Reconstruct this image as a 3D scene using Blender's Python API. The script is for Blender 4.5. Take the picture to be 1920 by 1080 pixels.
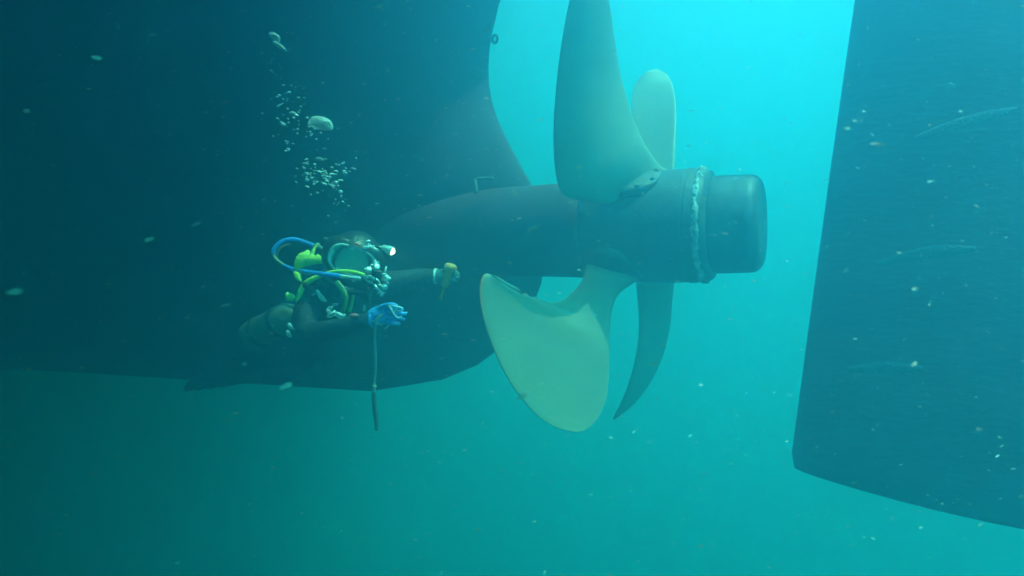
import bpy, bmesh, math, random
from mathutils import Vector, Matrix, noise
R = math.radians
random.seed(7)
scene = bpy.context.scene
for o in list(bpy.data.objects): bpy.data.objects.remove(o)
C = scene.collection

# ------------------------------------------------------------------ camera
F = 1400.0                                    # focal length in pixels of the 1920 wide photograph
cam = bpy.data.cameras.new('camera'); cam.sensor_width = 36; cam.lens = 36*F/1920
cam.clip_start = 0.02; cam.clip_end = 500
camo = bpy.data.objects.new('camera', cam); C.objects.link(camo)
camo.location = (0, 0, 0); camo.rotation_euler = (R(90), 0, 0)
cam.dof.use_dof = True; cam.dof.focus_distance = 4.1; cam.dof.aperture_fstop = 2.8
scene.camera = camo

# ------------------------------------------------------------------ sky, sun, exposure
SNOW = 22000
SUN_EL, SUN_AZ = 72.0, 112.0   # azimuth from +Y towards +X
world = bpy.data.worlds.new('World'); scene.world = world; world.use_nodes = True
nt = world.node_tree; nt.nodes.clear()
sky = nt.nodes.new('ShaderNodeTexSky'); sky.sky_type = 'NISHITA'; sky.sun_disc = False
sky.sun_elevation = R(SUN_EL); sky.sun_rotation = R(SUN_AZ)
SKY = 0.10
bgn = nt.nodes.new("ShaderNodeBackground"); bgn.inputs["Strength"].default_value = SKY
wo = nt.nodes.new('ShaderNodeOutputWorld')
nt.links.new(sky.outputs[0], bgn.inputs[0]); nt.links.new(bgn.outputs[0], wo.inputs[0])
SUNE = 4.0
sl = bpy.data.lights.new('sun', 'SUN'); sl.energy = SUNE; sl.angle = R(0.5); sl.color = (1, .95, .87)
so = bpy.data.objects.new('sun', sl); C.objects.link(so)
sdir = Vector((math.sin(R(SUN_AZ))*math.cos(R(SUN_EL)), math.cos(R(SUN_AZ))*math.cos(R(SUN_EL)), math.sin(R(SUN_EL))))
so.rotation_euler = sdir.to_track_quat('Z', 'Y').to_euler(); so.location = sdir*30
vs = scene.view_settings; vs.view_transform = 'Standard'; vs.look = 'None'; vs.gamma = 1; vs.use_curve_mapping = False
EXPO = 2.22
vs.exposure = EXPO
cy = scene.cycles
cy.max_bounces = 10
VB = 5
cy.volume_bounces = VB
cy.diffuse_bounces = 3; cy.glossy_bounces = 2
cy.transparent_max_bounces = 16; cy.use_denoising = True
cy.sample_clamp_indirect = 3.0

# ------------------------------------------------------------------ water (the air of this place)
WATER_TOP, SEA_BED = 5.2, -9.0
WATER_DENSITY = 0.355
WATER_COLOR = (0.13, 0.46, 0.64)
WATER_ABSORB = (0.0, 0.61, 0.48)
WATER_G = 0.78

# ------------------------------------------------------------------ helpers
def P(px, py, Y): return Vector(((px-960)/F*Y, Y, (540-py)/F*Y))
def link(name, me, mat=None, parent=None, smooth=True):
    o = bpy.data.objects.new(name, me); C.objects.link(o)
    if mat:
        for m in (mat if isinstance(mat, (list, tuple)) else [mat]): me.materials.append(m)
    if parent: o.parent = parent
    if smooth:
        for p in me.polygons: p.use_smooth = True
    return o
def mesh(name, verts, faces, mat=None, parent=None, smooth=True):
    me = bpy.data.meshes.new(name); me.from_pydata([tuple(v) for v in verts], [], faces); me.validate(); me.update()
    bm = bmesh.new(); bm.from_mesh(me); bmesh.ops.recalc_face_normals(bm, faces=bm.faces); bm.to_mesh(me); bm.free()
    return link(name, me, mat, parent, smooth)
def tag(o, label=None, cat=None, group=None, kind=None):
    if label: o['label'] = label
    if cat: o['category'] = cat
    if group: o['group'] = group
    if kind: o['kind'] = kind
    return o
def empty(name, loc=(0, 0, 0)):
    o = bpy.data.objects.new(name, None); C.objects.link(o); o.location = loc; o.empty_display_size = .1
    return o
def catmull(pts, n):
    pts = [Vector(p) for p in pts]; m = len(pts); out = []
    for i in range(n):
        t = i/(n-1)*(m-1); k = min(int(t), m-2); f = t-k
        p1, p2 = pts[k], pts[k+1]
        p0 = pts[k-1] if k > 0 else p1*2-p2
        p3 = pts[k+2] if k+2 < m else p2*2-p1
        out.append(.5*((2*p1)+(p2-p0)*f+(2*p0-5*p1+4*p2-p3)*f*f+(3*p1-p0-3*p2+p3)*f**3))
    return out
def lerp_list(xs, ys, x):
    if x <= xs[0]: return ys[0]
    for i in range(len(xs)-1):
        if x <= xs[i+1]:
            f = (x-xs[i])/(xs[i+1]-xs[i]); f = f*f*(3-2*f) if False else f
            return ys[i]+(ys[i+1]-ys[i])*f
    return ys[-1]

class MB:
    """collects tubes, lathes, boxes and lofts, built as one mesh"""
    def __init__(s): s.v, s.f = [], []
    def add(s, verts, faces):
        b = len(s.v); s.v += [Vector(v) for v in verts]; s.f += [tuple(i+b for i in f) for f in faces]; return s
    def tube(s, pts, rad, seg=8, n=None, caps=True):
        pts = catmull(pts, n) if n else [Vector(p) for p in pts]
        k = len(pts); b = len(s.v)
        rr = (lambda i: rad[min(int(i/(k-1)*(len(rad)-1)), len(rad)-2)] + (rad[min(int(i/(k-1)*(len(rad)-1))+1, len(rad)-1)]-rad[min(int(i/(k-1)*(len(rad)-1)), len(rad)-2)])*(i/(k-1)*(len(rad)-1)-min(int(i/(k-1)*(len(rad)-1)), len(rad)-2))) if isinstance(rad, (list, tuple)) else (lambda i: rad)
        t0 = (pts[1]-pts[0]).normalized(); up = Vector((0, 0, 1)) if abs(t0.z) < .9 else Vector((1, 0, 0))
        n0 = t0.cross(up).normalized()
        for i, p in enumerate(pts):
            t = (pts[min(i+1, k-1)]-pts[max(i-1, 0)]).normalized()
            n0 = (n0-t*n0.dot(t)).normalized(); b0 = t.cross(n0)
            for j in range(seg):
                a = 2*math.pi*j/seg; s.v.append(p+(n0*math.cos(a)+b0*math.sin(a))*rr(i))
        for i in range(k-1):
            for j in range(seg):
                s.f.append((b+i*seg+j, b+i*seg+(j+1) % seg, b+(i+1)*seg+(j+1) % seg, b+(i+1)*seg+j))
        if caps:
            s.f.append(tuple(b+j for j in range(seg))[::-1]); s.f.append(tuple(b+(k-1)*seg+j for j in range(seg)))
        return s
    def lathe(s, origin, axis, prof, seg=32, caps=True, fn=None):
        axis = Vector(axis).normalized(); origin = Vector(origin)
        up = Vector((0, 0, 1)) if abs(axis.z) < .9 else Vector((1, 0, 0))
        e1 = axis.cross(up).normalized(); e2 = axis.cross(e1); b = len(s.v)
        for i, (t, r) in enumerate(prof):
            for j in range(seg):
                a = 2*math.pi*j/seg
                q = r*(fn(t, a) if fn else 1)
                s.v.append(origin+axis*t+(e1*math.cos(a)+e2*math.sin(a))*q)
        for i in range(len(prof)-1):
            for j in range(seg):
                s.f.append((b+i*seg+j, b+i*seg+(j+1) % seg, b+(i+1)*seg+(j+1) % seg, b+(i+1)*seg+j))
        if caps:
            s.f.append(tuple(b+j for j in range(seg))[::-1]); s.f.append(tuple(b+(len(prof)-1)*seg+j for j in range(seg)))
        return s
    def box(s, c, size, m=None):
        c = Vector(c); hx, hy, hz = [q/2 for q in size]; m = m or Matrix.Identity(3); bv = min(hx, hy, hz)*.35
        vs_ = []
        for z, i in ((-hz, bv), (-hz+bv, 0), (hz-bv, 0), (hz, bv)):
            for x, y in ((-hx, -hy), (hx, -hy), (hx, hy), (-hx, hy)):
                vs_.append(c+m @ Vector((x-math.copysign(i, x), y-math.copysign(i, y), z)))
        fs = [(3, 2, 1, 0), (12, 13, 14, 15)]
        for k in range(3):
            for j in range(4): fs.append((k*4+j, k*4+(j+1) % 4, k*4+4+(j+1) % 4, k*4+4+j))
        return s.add(vs_, fs)
    def ball(s, c, r, seg=10, rings=6, scale=(1, 1, 1), m=None):
        c = Vector(c); m = m or Matrix.Identity(3); b = len(s.v)
        for i in range(1, rings):
            th = math.pi*i/rings
            for j in range(seg):
                a = 2*math.pi*j/seg
                s.v.append(c+m @ Vector((r*scale[0]*math.sin(th)*math.cos(a), r*scale[1]*math.sin(th)*math.sin(a), r*scale[2]*math.cos(th))))
        t = len(s.v); s.v += [c+m @ Vector((0, 0, r*scale[2])), c-m @ Vector((0, 0, r*scale[2]))]
        for i in range(rings-2):
            for j in range(seg): s.f.append((b+i*seg+j, b+(i+1)*seg+j, b+(i+1)*seg+(j+1) % seg, b+i*seg+(j+1) % seg))
        for j in range(seg):
            s.f.append((t, b+j, b+(j+1) % seg)); s.f.append((t+1, b+(rings-2)*seg+(j+1) % seg, b+(rings-2)*seg+j))
        return s
    def build(s, name, mat, parent=None, smooth=True): return mesh(name, s.v, s.f, mat, parent, smooth)

def mat(name, col, rough=.6, metal=0.0, noise_scale=None, col2=None, bump=0.0, bump_scale=30, emit=None, stretch=(1, 1, 1), lo=.35, hi=.65, spec=.5):
    m = bpy.data.materials.new(name); m.use_nodes = True; t = m.node_tree; b = t.nodes['Principled BSDF']
    b.inputs['Base Color'].default_value = (*col, 1); b.inputs['Roughness'].default_value = rough; b.inputs['Metallic'].default_value = metal
    b.inputs['Specular IOR Level'].default_value = spec
    if noise_scale or bump:
        tc = t.nodes.new('ShaderNodeTexCoord'); mp = t.nodes.new('ShaderNodeMapping'); mp.inputs['Scale'].default_value = stretch
        t.links.new(tc.outputs['Object'], mp.inputs[0])
    if noise_scale:
        n = t.nodes.new('ShaderNodeTexNoise'); n.inputs['Scale'].default_value = noise_scale; n.inputs['Detail'].default_value = 6; n.inputs['Roughness'].default_value = .65
        r = t.nodes.new('ShaderNodeValToRGB'); r.color_ramp.elements[0].position = lo; r.color_ramp.elements[1].position = hi
        r.color_ramp.elements[0].color = (*col, 1); r.color_ramp.elements[1].color = (*(col2 or col), 1)
        t.links.new(mp.outputs[0], n.inputs[0]); t.links.new(n.outputs[0], r.inputs[0]); t.links.new(r.outputs[0], b.inputs['Base Color'])
    if bump:
        n2 = t.nodes.new('ShaderNodeTexNoise'); n2.inputs['Scale'].default_value = bump_scale; n2.inputs['Detail'].default_value = 5
        bp = t.nodes.new('ShaderNodeBump'); bp.inputs['Strength'].default_value = bump; bp.inputs['Distance'].default_value = .02
        t.links.new(mp.outputs[0], n2.inputs[0]); t.links.new(n2.outputs[0], bp.inputs['Height']); t.links.new(bp.outputs[0], b.inputs['Normal'])
    if emit:
        b.inputs['Emission Color'].default_value = (*emit[0], 1); b.inputs['Emission Strength'].default_value = emit[1]
    return m

M = {}
M['hull'] = mat('hull_paint', (.055, .012, .022), .7, 0, 1.6, (.085, .020, .032), .25, 9)
M['rudder'] = mat('rudder_paint', (.11, .030, .045), .6, 0, 1.3, (.18, .055, .075), .2, 14, stretch=(1, 1, 3))
M['hub'] = mat('hub_metal', (.040, .038, .038), .55, .1, 3.0, (.085, .085, .078), .25, 18)
M['blade'] = mat('blade_bronze', (.32, .265, .175), .6, .0, 2.2, (.37, .315, .215), .06, 26)
def two_tone(m, sc, col, amt, lo, hi, stretch=(1, 1, 1)):
    """lays a second, separately shaped stain over a material's colour"""
    t = m.node_tree; b = t.nodes['Principled BSDF']; src = b.inputs['Base Color'].links[0].from_socket
    tc = t.nodes.new('ShaderNodeTexCoord'); mp = t.nodes.new('ShaderNodeMapping'); mp.inputs['Scale'].default_value = stretch
    n = t.nodes.new('ShaderNodeTexNoise'); n.inputs['Scale'].default_value = sc; n.inputs['Detail'].default_value = 8; n.inputs['Roughness'].default_value = .7
    r = t.nodes.new('ShaderNodeValToRGB'); r.color_ramp.elements[0].position = lo; r.color_ramp.elements[1].position = hi
    r.color_ramp.elements[0].color = (0, 0, 0, 1); r.color_ramp.elements[1].color = (amt, amt, amt, 1)
    mx = t.nodes.new('ShaderNodeMixRGB'); mx.inputs[2].default_value = (*col, 1)
    t.links.new(tc.outputs['Object'], mp.inputs[0]); t.links.new(mp.outputs[0], n.inputs[0]); t.links.new(n.outputs[0], r.inputs[0])
    t.links.new(r.outputs[0], mx.inputs[0]); t.links.new(src, mx.inputs[1]); t.links.new(mx.outputs[0], b.inputs['Base Color'])
two_tone(M['blade'], 5.5, (.24, .23, .17), .5, .48, .72, (1, 1, 2.2))
two_tone(M['blade'], 24, (.22, .22, .16), .35, .60, .74, (1, 1, 3))
two_tone(M['rudder'], 9, (.20, .14, .14), .6, .58, .78, (1, 1, 3))
two_tone(M['hub'], 14, (.20, .20, .17), .6, .58, .75)
two_tone(M['hull'], 4, (.12, .09, .09), .5, .58, .80, (.5, .5, 1.6))
M['weld'] = mat('pale_encrusted_ring', (.50, .52, .50), .9, 0, 26, (.14, .16, .16), .9, 60)
M['seam'] = mat('scuffed_seam', (.13, .12, .13), .8, 0, 30, (.09, .06, .07), .3, 80)
M['seabed'] = mat('silt', (.10, .09, .07), .95, 0, .6, (.06, .055, .045), .4, 2)

# ------------------------------------------------------------------ the setting
nb = 40
vv, ff = [], []
for i in range(nb+1):
    for j in range(nb+1):
        x = -38+76*i/nb; y = -38+76*j/nb
        vv.append((x, y, SEA_BED+.35*noise.noise((x*.13, y*.13, 0))))
for i in range(nb):
    for j in range(nb): ff.append((i*(nb+1)+j, (i+1)*(nb+1)+j, (i+1)*(nb+1)+j+1, i*(nb+1)+j+1))
tag(mesh('seabed', vv, ff, M['seabed']), kind='structure')

hz = bpy.data.materials.new('sea_water'); hz.use_nodes = True; t = hz.node_tree; t.nodes.clear()
pv = t.nodes.new('ShaderNodeVolumePrincipled'); ou = t.nodes.new('ShaderNodeOutputMaterial')
pv.inputs['Color'].default_value = (*WATER_COLOR, 1); pv.inputs['Density'].default_value = WATER_DENSITY
pv.inputs['Absorption Color'].default_value = (*WATER_ABSORB, 1); pv.inputs['Anisotropy'].default_value = WATER_G
t.links.new(pv.outputs[0], ou.inputs['Volume'])
wb = [(-40, -40, SEA_BED-1.5), (40, -40, SEA_BED-1.5), (40, 40, SEA_BED-1.5), (-40, 40, SEA_BED-1.5), (-40, -40, WATER_TOP), (40, -40, WATER_TOP), (40, 40, WATER_TOP), (-40, 40, WATER_TOP)]
tag(mesh('haze', wb, [(3, 2, 1, 0), (4, 5, 6, 7), (0, 1, 5, 4), (1, 2, 6, 5), (2, 3, 7, 6), (3, 0, 4, 7)], hz, smooth=False), kind='stuff')

# ------------------------------------------------------------------ the ship
HUBC = Vector((.87, 4.20, .345))              # centre of the propeller hub
TH = R(25)
AX = Vector((math.cos(TH), -math.sin(TH), 0))   # towards the stern
NR = Vector((-math.sin(TH), -math.cos(TH), 0))  # towards the near side
def ship(t, b, z): return Vector((HUBC.x, HUBC.y, 0))+AX*t+NR*b+Vector((0, 0, z))
def t_of(px):
    u = (px-960)/F
    return (u*HUBC.y-HUBC.x)/(AX.x-u*AX.y)
def on_axis(px, py):                          # point of the ship's centre plane seen at a pixel
    t = t_of(px); Y = HUBC.y+AX.y*t
    return t, (540-py)/F*Y
boat = empty('ship', (HUBC.x, HUBC.y, 0))
tag(boat, 'dark ship hull with bronze propeller and tall rudder hanging in green water', 'ship')
IB = Vector(boat.location)
def bl(v): return v-IB                        # world to the ship's own frame

# hull: half breadth b over the distance forward of the stern contour, for every height
cont = [on_axis(*p) for p in ((700, 733), (800, 720), (880, 692), (932, 658), (985, 592), (1010, 548), (1018, 508), (1022, 440), (1004, 360), (990, 335), (965, 290), (940, 240), (922, 190), (916, 140), (919, 80), (932, 20), (940, -20))]
cont = [(v.x, v.y) for v in catmull([(c[0], c[1], 0) for c in cont], 120)]
cz = [c[1] for c in cont]; cs = [-c[0] for c in cont]
KEEL = cz[0]
cz += [2.0, 2.5, 3.0, 3.6, 4.0, 4.4, 4.8, 5.12]; cs += [.9, .86, .8, .7, .55, .35, .1, 0.0]
ZW = [KEEL, -.4, 0, .5, .9, 1.3, 1.7, 2.2, 2.7, 3.2, 5.12]
WW = [.12, .42, .62, .95, 1.5, 2.4, 3.4, 4.6, 5.4, 5.8, 6.0]
FW = [10, 10.5, 11, 11, 11, 10.5, 10, 9.5, 9, 9, 9]
LW = [2.4, 2.6, 2.6, 2.6, 2.6, 2.5, 2.4, 3.2, 4.2, 4.6, 4.6]
FULL = 3.0
outline = [(932, 658), (985, 592), (1010, 548), (1018, 508), (1022, 440), (1004, 360), (990, 335), (965, 290), (940, 240), (922, 190), (916, 140), (919, 80), (932, 20), (940, -20)]
oy = [-p[1] for p in outline]; ox = [p[0] for p in outline]
def run_limit(t, b, z):                       # the run stays fine enough that the far side never bulges past the stern contour
    for _ in range(60):
        v = ship(t, -b, z); py = 540-F*v.z/v.y; px = 960+F*v.x/v.y
        if py < -40 or px < lerp_list(oy, ox, -py)-6: break
        b *= .94
    return b
zs = sorted(set([KEEL+(cz[-1]-KEEL)*i/56 for i in range(57)]))
ds = [0, .015, .05, .1, .18, .3, .45, .65, .9, 1.2, 1.6, 2.1, 2.7, 3.4, 4.3, 5.5, 7, 8, 9, 10, 11.5, 13, 16, 20, 26]
vv, ff = [], []
nz, nd = len(zs), len(ds)
for side in (1, -1):
    for z in zs:
        s0 = lerp_list(cz, cs, z); w = lerp_list(ZW, WW, z); L = lerp_list(ZW, LW, z); fw = lerp_list(ZW, FW, z)
        for d in ds:
            b = w*(1-math.exp(-d/L))+.02*(1-math.exp(-d/.02)); q = min(1, max(0, (d-FULL)/8)); b += fw*q*q*(3-2*q)
            if d > .05: b = max(.02, run_limit(-(s0+d), b, z))
            vv.append(bl(ship(-(s0+d), side*b, z)))
def vi(s, i, k): return s*nz*nd+i*nd+k
for s in (0, 1):
    for i in range(nz-1):
        for k in range(nd-1):
            q = (vi(s, i, k), vi(s, i, k+1), vi(s, i+1, k+1), vi(s, i+1, k)); ff.append(q if s else q[::-1])
for k in range(nd-1):
    ff.append((vi(0, 0, k), vi(0, 0, k+1), vi(1, 0, k+1), vi(1, 0, k)))
    ff.append((vi(0, nz-1, k), vi(1, nz-1, k), vi(1, nz-1, k+1), vi(0, nz-1, k+1)))
for i in range(nz-1): ff.append((vi(0, i, nd-1), vi(0, i+1, nd-1), vi(1, i+1, nd-1), vi(1, i, nd-1)))
hull = mesh('hull', vv, ff, M['hull'], boat)
bm = bmesh.new(); bm.from_mesh(hull.data); bmesh.ops.remove_doubles(bm, verts=bm.verts, dist=.0005); bmesh.ops.recalc_face_normals(bm, faces=bm.faces); bm.to_mesh(hull.data); bm.free()

# the ship's side above the water, standing 2 cm clear of the water's top face
TOP_Z = 11.0
STERN = 0.0
TOPW = 9.0
rows = []
for z in (WATER_TOP+.02, 6.0, 7.5, 9.0, TOP_Z):
    fl = 1+.03*(z-WATER_TOP); row = []
    for d in ds:
        b = 6.0*(1-math.exp(-d/3.2))+.02*(1-math.exp(-d/.02)); q = min(1, max(0, (d-FULL)/8)); b += TOPW*q*q*(3-2*q)
        b = max(.02, run_limit(-(STERN+d), b, WATER_TOP+.1)) if d > .05 else b
        row.append((-(STERN+d-.12*(z-WATER_TOP)*math.exp(-d)), b*fl, z))
    rows.append(row)
vv, ff = [], []
for side in (1, -1):
    for row in rows:
        for t_, b, z in row: vv.append(bl(ship(t_, side*b, z)))
nr_ = len(rows)
for s_ in (0, 1):
    for i in range(nr_-1):
        for k in range(nd-1):
            q = [s_*nr_*nd+i*nd+k, s_*nr_*nd+i*nd+k+1, s_*nr_*nd+(i+1)*nd+k+1, s_*nr_*nd+(i+1)*nd+k]; ff.append(tuple(q))
for i in (0, nr_-1):
    for k in range(nd-1): ff.append((i*nd+k, i*nd+k+1, nr_*nd+i*nd+k+1, nr_*nd+i*nd+k))
for i in range(nr_-1): ff.append((i*nd+nd-1, (i+1)*nd+nd-1, nr_*nd+(i+1)*nd+nd-1, nr_*nd+i*nd+nd-1))
top = mesh('topside', vv, ff, M['hull'], boat)
bm = bmesh.new(); bm.from_mesh(top.data); bmesh.ops.remove_doubles(bm, verts=bm.verts, dist=.0005); bmesh.ops.recalc_face_normals(bm, faces=bm.faces); bm.to_mesh(top.data); bm.free()

# an unseen block added over the near side to shade the water at left
BLOCKER = 1
BX = 0.2
BY = 2.8
if BLOCKER:
    ua = Vector((.77, .64, 0)).normalized(); wa = Vector((ua.y, -ua.x, 0)); bp_ = Vector((-.9, 3.93, WATER_TOP))+ua*(BX-6.0)+wa*(BY+.3); blocker = empty('shade_blocker', bp_); blocker.rotation_euler.z = math.atan2(ua.y, ua.x)
    tag(blocker, 'flat grey block added overhead out of view to shade the near side', 'blocker')
    bmat = mat('blocker_grey', (.06, .07, .08), .7, 0, 3, (.10, .10, .10), .2, 20)
    def slab(z0, z1, name, inset=0.0):
        hx, hy, c = 6.0, BY, .4; rings = []
        for z, k in ((z0, .25), (z0+.2, 0), (z1, 0)):
            rings.append([Vector((x, y, z)) for x, y in ((-hx+c+k, -hy+k), (hx-c-k, -hy+k), (hx-k, -hy+c+k), (hx-k, hy-c-k), (hx-c-k, hy-k), (-hx+c+k, hy-k), (-hx+k, hy-c-k), (-hx+k, -hy+c+k))])
        v = [q for r3 in rings for q in r3]; f = [tuple(range(8))[::-1], tuple(range(16, 24))]
        for i in range(2):
            for j in range(8): f.append((i*8+j, i*8+(j+1) % 8, i*8+8+(j+1) % 8, i*8+8+j))
        return mesh(name, v, f, bmat, blocker, False)
    slab(-.75, -.03, 'bottom'); slab(.02, .9, 'upper_slab')

# stern tube, hub, ring and cap turn about one axis
HC = HUBC-IB
tt = lambda px: t_of(px)
MB().lathe(HC, AX, [(-3.6, .30), (-2.2, .30), (-1.2, .285), (tt(1010), .276), (tt(1080), .282), (tt(1108), .290), (tt(1112), .27)], 64).build('stern_tube', M['hull'], boat)
hubprof = [(tt(1113), .262), (tt(1115), .296), (tt(1130), .303), (tt(1200), .312), (tt(1260), .316), (tt(1300), .313), (tt(1328), .309), (tt(1336), .296), (tt(1340), .26)]
prop = MB().lathe(HC, AX, hubprof, 72).build('propeller', M['hub'], boat)
tr = tt(1322)
rp = []
for i in range(9):
    a = math.pi*i/8; rp.append((tr-.028*math.cos(a)+.0, .302+.026*math.sin(a)))
def knob(t, a):
    p = Vector((math.cos(a)*9, math.sin(a)*9, t*24))
    return 1+.045*noise.noise(p)+.035*noise.noise(p*2.7)
rp = [(tr-.024+.048*i/13, .300+.020*math.sin(math.pi*i/13)) for i in range(14)]
MB().lathe(HC, AX, rp, 220, caps=False, fn=knob).build('weld_ring', M['weld'], prop)
ce = tt(1420)+.03
cp = [(tt(1338), .262), (tt(1345), .266)]+[(tt(1345)+(ce-.065-tt(1345))*i/4, .267-.004*i/4) for i in range(1, 5)]
for i in range(1, 9):
    a = math.pi/2*i/8; cp.append((ce-.065+.065*math.sin(a), .263-.06*(1-math.cos(a))))
cp += [(ce+.008, .10), (ce+.010, .02)]
MB().lathe(HC, AX, cp, 72).build('hub_cap', M['hub'], prop)

def flange(px, py, Y, rad):
    c = P(px, py, Y); ax_c = HUBC+AX*((c-HUBC).dot(AX)); dv = (c-ax_c); dv = dv.normalized(); base_ = ax_c+dv*.285
    mb = MB().lathe(bl(base_), dv, [(0, rad*1.04), (.028, rad), (.040, rad*.93), (.050, rad*.72), (.058, rad*.3)], 40)
    o = mb.build('blade_flange', M['hub'], prop)
    e1 = dv.cross(AX).normalized()
    for i in range(8):
        a = 2*math.pi*(i+.5)/8; q = base_+(AX*math.cos(a)+e1*math.sin(a))*rad*.83
        MB().lathe(bl(q+dv*.038), dv, [(0, .017), (.010, .017), (.014, .012), (.015, .003)], 6).build('bolt', M['hub'], prop)
flange(1190, 348, 4.12, .155); flange(1138, 505, 4.15, .155)
for q_ in (1296, 1304): MB().lathe(HC, AX, [(tt(q_)-.004, .310), (tt(q_), .3195), (tt(q_)+.004, .310)], 72, caps=False).build('hub_joint', M['hub'], prop)
def blade(Lp, Rp, th_root, camber, label=None, n=40, m=22):
    L = catmull([P(*p) for p in Lp], n); Q = catmull([P(*p) for p in Rp], n)
    mid = []
    for i in range(n):
        row = []
        for j in range(m+1):
            f = (1-math.cos(math.pi*j/m))/2
            row.append(L[i].lerp(Q[i], f)+Vector((0, camber*4*f*(1-f)*math.sin(math.pi*min(1, i/(n-1)+.1)), 0)))
        mid.append(row)
    v, fcs = [], []
    for sd in (1, -1):
        for i in range(n):
            for j in range(m+1):
                a = mid[min(i+1, n-1)][j]-mid[max(i-1, 0)][j]; b = mid[i][min(j+1, m)]-mid[i][max(j-1, 0)]
                if b.length < 1e-4: b = mid[max(i-2, 0)][m]-mid[max(i-2, 0)][0]
                nn = a.cross(b)
                if nn.length < 1e-7: nn = Vector((0, 1, 0))
                nn.normalize()
                if nn.y < 0: nn = -nn
                f = (1-math.cos(math.pi*j/m))/2
                h = .007+(th_root*(1-i/(n-1))**1.3+.012)*math.sqrt(max(0, math.sin(math.pi*f)))*min(1, 4*(1-i/(n-1))+.0)
                if i == n-1: h = .005
                v.append(bl(mid[i][j]+nn*h*sd*.5))
    S = n*(m+1); idx = lambda s, i, j: s*S+i*(m+1)+j
    for s in (0, 1):
        for i in range(n-1):
            for j in range(m):
                q = (idx(s, i, j), idx(s, i, j+1), idx(s, i+1, j+1), idx(s, i+1, j)); fcs.append(q if s else q[::-1])
    for i in range(n-1):
        for j in (0, m): fcs.append((idx(0, i, j), idx(0, i+1, j), idx(1, i+1, j), idx(1, i, j)))
    for j in range(m):
        for i in (0, n-1): fcs.append((idx(0, i, j), idx(0, i, j+1), idx(1, i, j+1), idx(1, i, j)))
    o = mesh('blade', v, fcs, M['blade'], prop)
    if label: o['label'] = label
    return o
blade([(1205, 402, 4.26), (1140, 384, 4.08), (1092, 376, 3.99), (1058, 367, 3.96), (1044, 335, 3.94), (1038, 275, 3.91), (1040, 200, 3.88), (1049, 110, 3.84), (1064, 20, 3.80), (1082, -45, 3.77), (1106, -72, 3.75)],
      [(1285, 372, 4.34), (1258, 326, 4.26), (1233, 307, 4.16), (1210, 274, 4.06), (1193, 238, 4.02), (1176, 190, 3.98), (1163, 140, 3.94), (1152, 75, 3.88), (1142, 5, 3.82), (1131, -48, 3.78), (1110, -72, 3.75)],
      .10, -.05, 'tallest blade standing upright in front of the hub')
blade([(1100, 496, 4.118), (1092, 528, 4.100), (1064, 559, 4.080), (1030, 571, 4.049), (992, 566, 4.016), (957, 547, 3.983), (932, 525, 3.960), (914, 513, 3.950), (903, 523, 3.940), (900, 556, 3.935), (911, 613, 3.924), (936, 680, 3.912), (967, 733, 3.899), (1003, 775, 3.891), (1040, 800, 3.881), (1078, 811, 3.876)],
      [(1196, 525, 4.108), (1164, 545, 4.092), (1151, 566, 4.075), (1146, 588, 4.057), (1144, 612, 4.041), (1143, 634, 4.024), (1143, 655, 4.008), (1142, 672, 3.996), (1142, 692, 3.983), (1141, 714, 3.970), (1139, 738, 3.952), (1133, 760, 3.935), (1124, 780, 3.919), (1111, 797, 3.901), (1098, 806, 3.891), (1082, 811, 3.876)],
      .10, .06, 'broad lower blade with its corner reaching toward the hull')
blade([(1212, 360, 4.420), (1205, 320, 4.624), (1197, 280, 4.793), (1188, 235, 4.950), (1184, 195, 5.076), (1190, 160, 5.149), (1208, 138, 5.149), (1229, 130, 5.170)],
      [(1268, 360, 4.440), (1264, 320, 4.456), (1265, 280, 4.527), (1267, 240, 4.630), (1267, 200, 4.764), (1262, 162, 4.931), (1250, 140, 5.111), (1231, 130, 5.170)],
      .07, .05, 'faint far blade seen past the upright one')
blade([(1192, 505, 4.28), (1197, 555, 4.34), (1200, 610, 4.42), (1195, 660, 4.53), (1182, 712, 4.69), (1166, 752, 4.88), (1149, 786, 5.04)],
      [(1266, 505, 4.46), (1260, 560, 4.60), (1255, 615, 4.74), (1241, 670, 4.86), (1218, 718, 4.95), (1188, 757, 5.03), (1152, 786, 5.08)],
      .07, .03, 'far lower blade with a bright sunlit face')

# rudder: foil sections hung along a raked leading edge
lb = P(1481, 876, 3.90); br = P(1920, 978, 3.50)
lt_dir = (P(1616, 0, 3.80)-lb); ltz = lt_dir*((5.0-lb.z)/lt_dir.z)
cB = (br-lb).normalized()*1.75; cT = AX*1.9
secs = [0, .004, .012, .03, .08, .16, .26, .36, .46, .56, .66, .76, .86, .94, 1.0]
cpos = [0, .004, .015, .035, .07, .12, .19, .28, .38, .5, .63, .76, .88, 1.0]
def foil(x): return .17*5*(.2969*math.sqrt(x)-.126*x-.3516*x*x+.2843*x**3-.1015*x**4)
vv, ff = [], []
for h in secs:
    wob = .012*math.sin(h*7)
    base = lb+ltz*h+AX*(-.035*math.sin(math.pi*h)+.0); ch = cB.lerp(cT, min(1, h*1.4))
    thk = 1.0-.55*(max(0, 1-h/.03))**2 if h < .03 else 1.0
    e = .012*(max(0, 1-h/.03)) if h < .03 else 0
    for sd in (1, -1):
        for x in (cpos if sd == 1 else cpos[::-1][1:-1]):
            low = max(0, 1-h/.12)**2; vv.append(bl(base+ch*x+NR*(sd*foil(x)*1.5*thk)+Vector((0, 0, -.032*low*math.sin(math.pi*min(1, x*1.15)))) + AX*(.022*max(0, 1-x/.05)*max(0, 1-h/.012))))
nr = len(cpos)*2-2
for i in range(len(secs)-1):
    for j in range(nr): ff.append((i*nr+j, i*nr+(j+1) % nr, (i+1)*nr+(j+1) % nr, (i+1)*nr+j))
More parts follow.
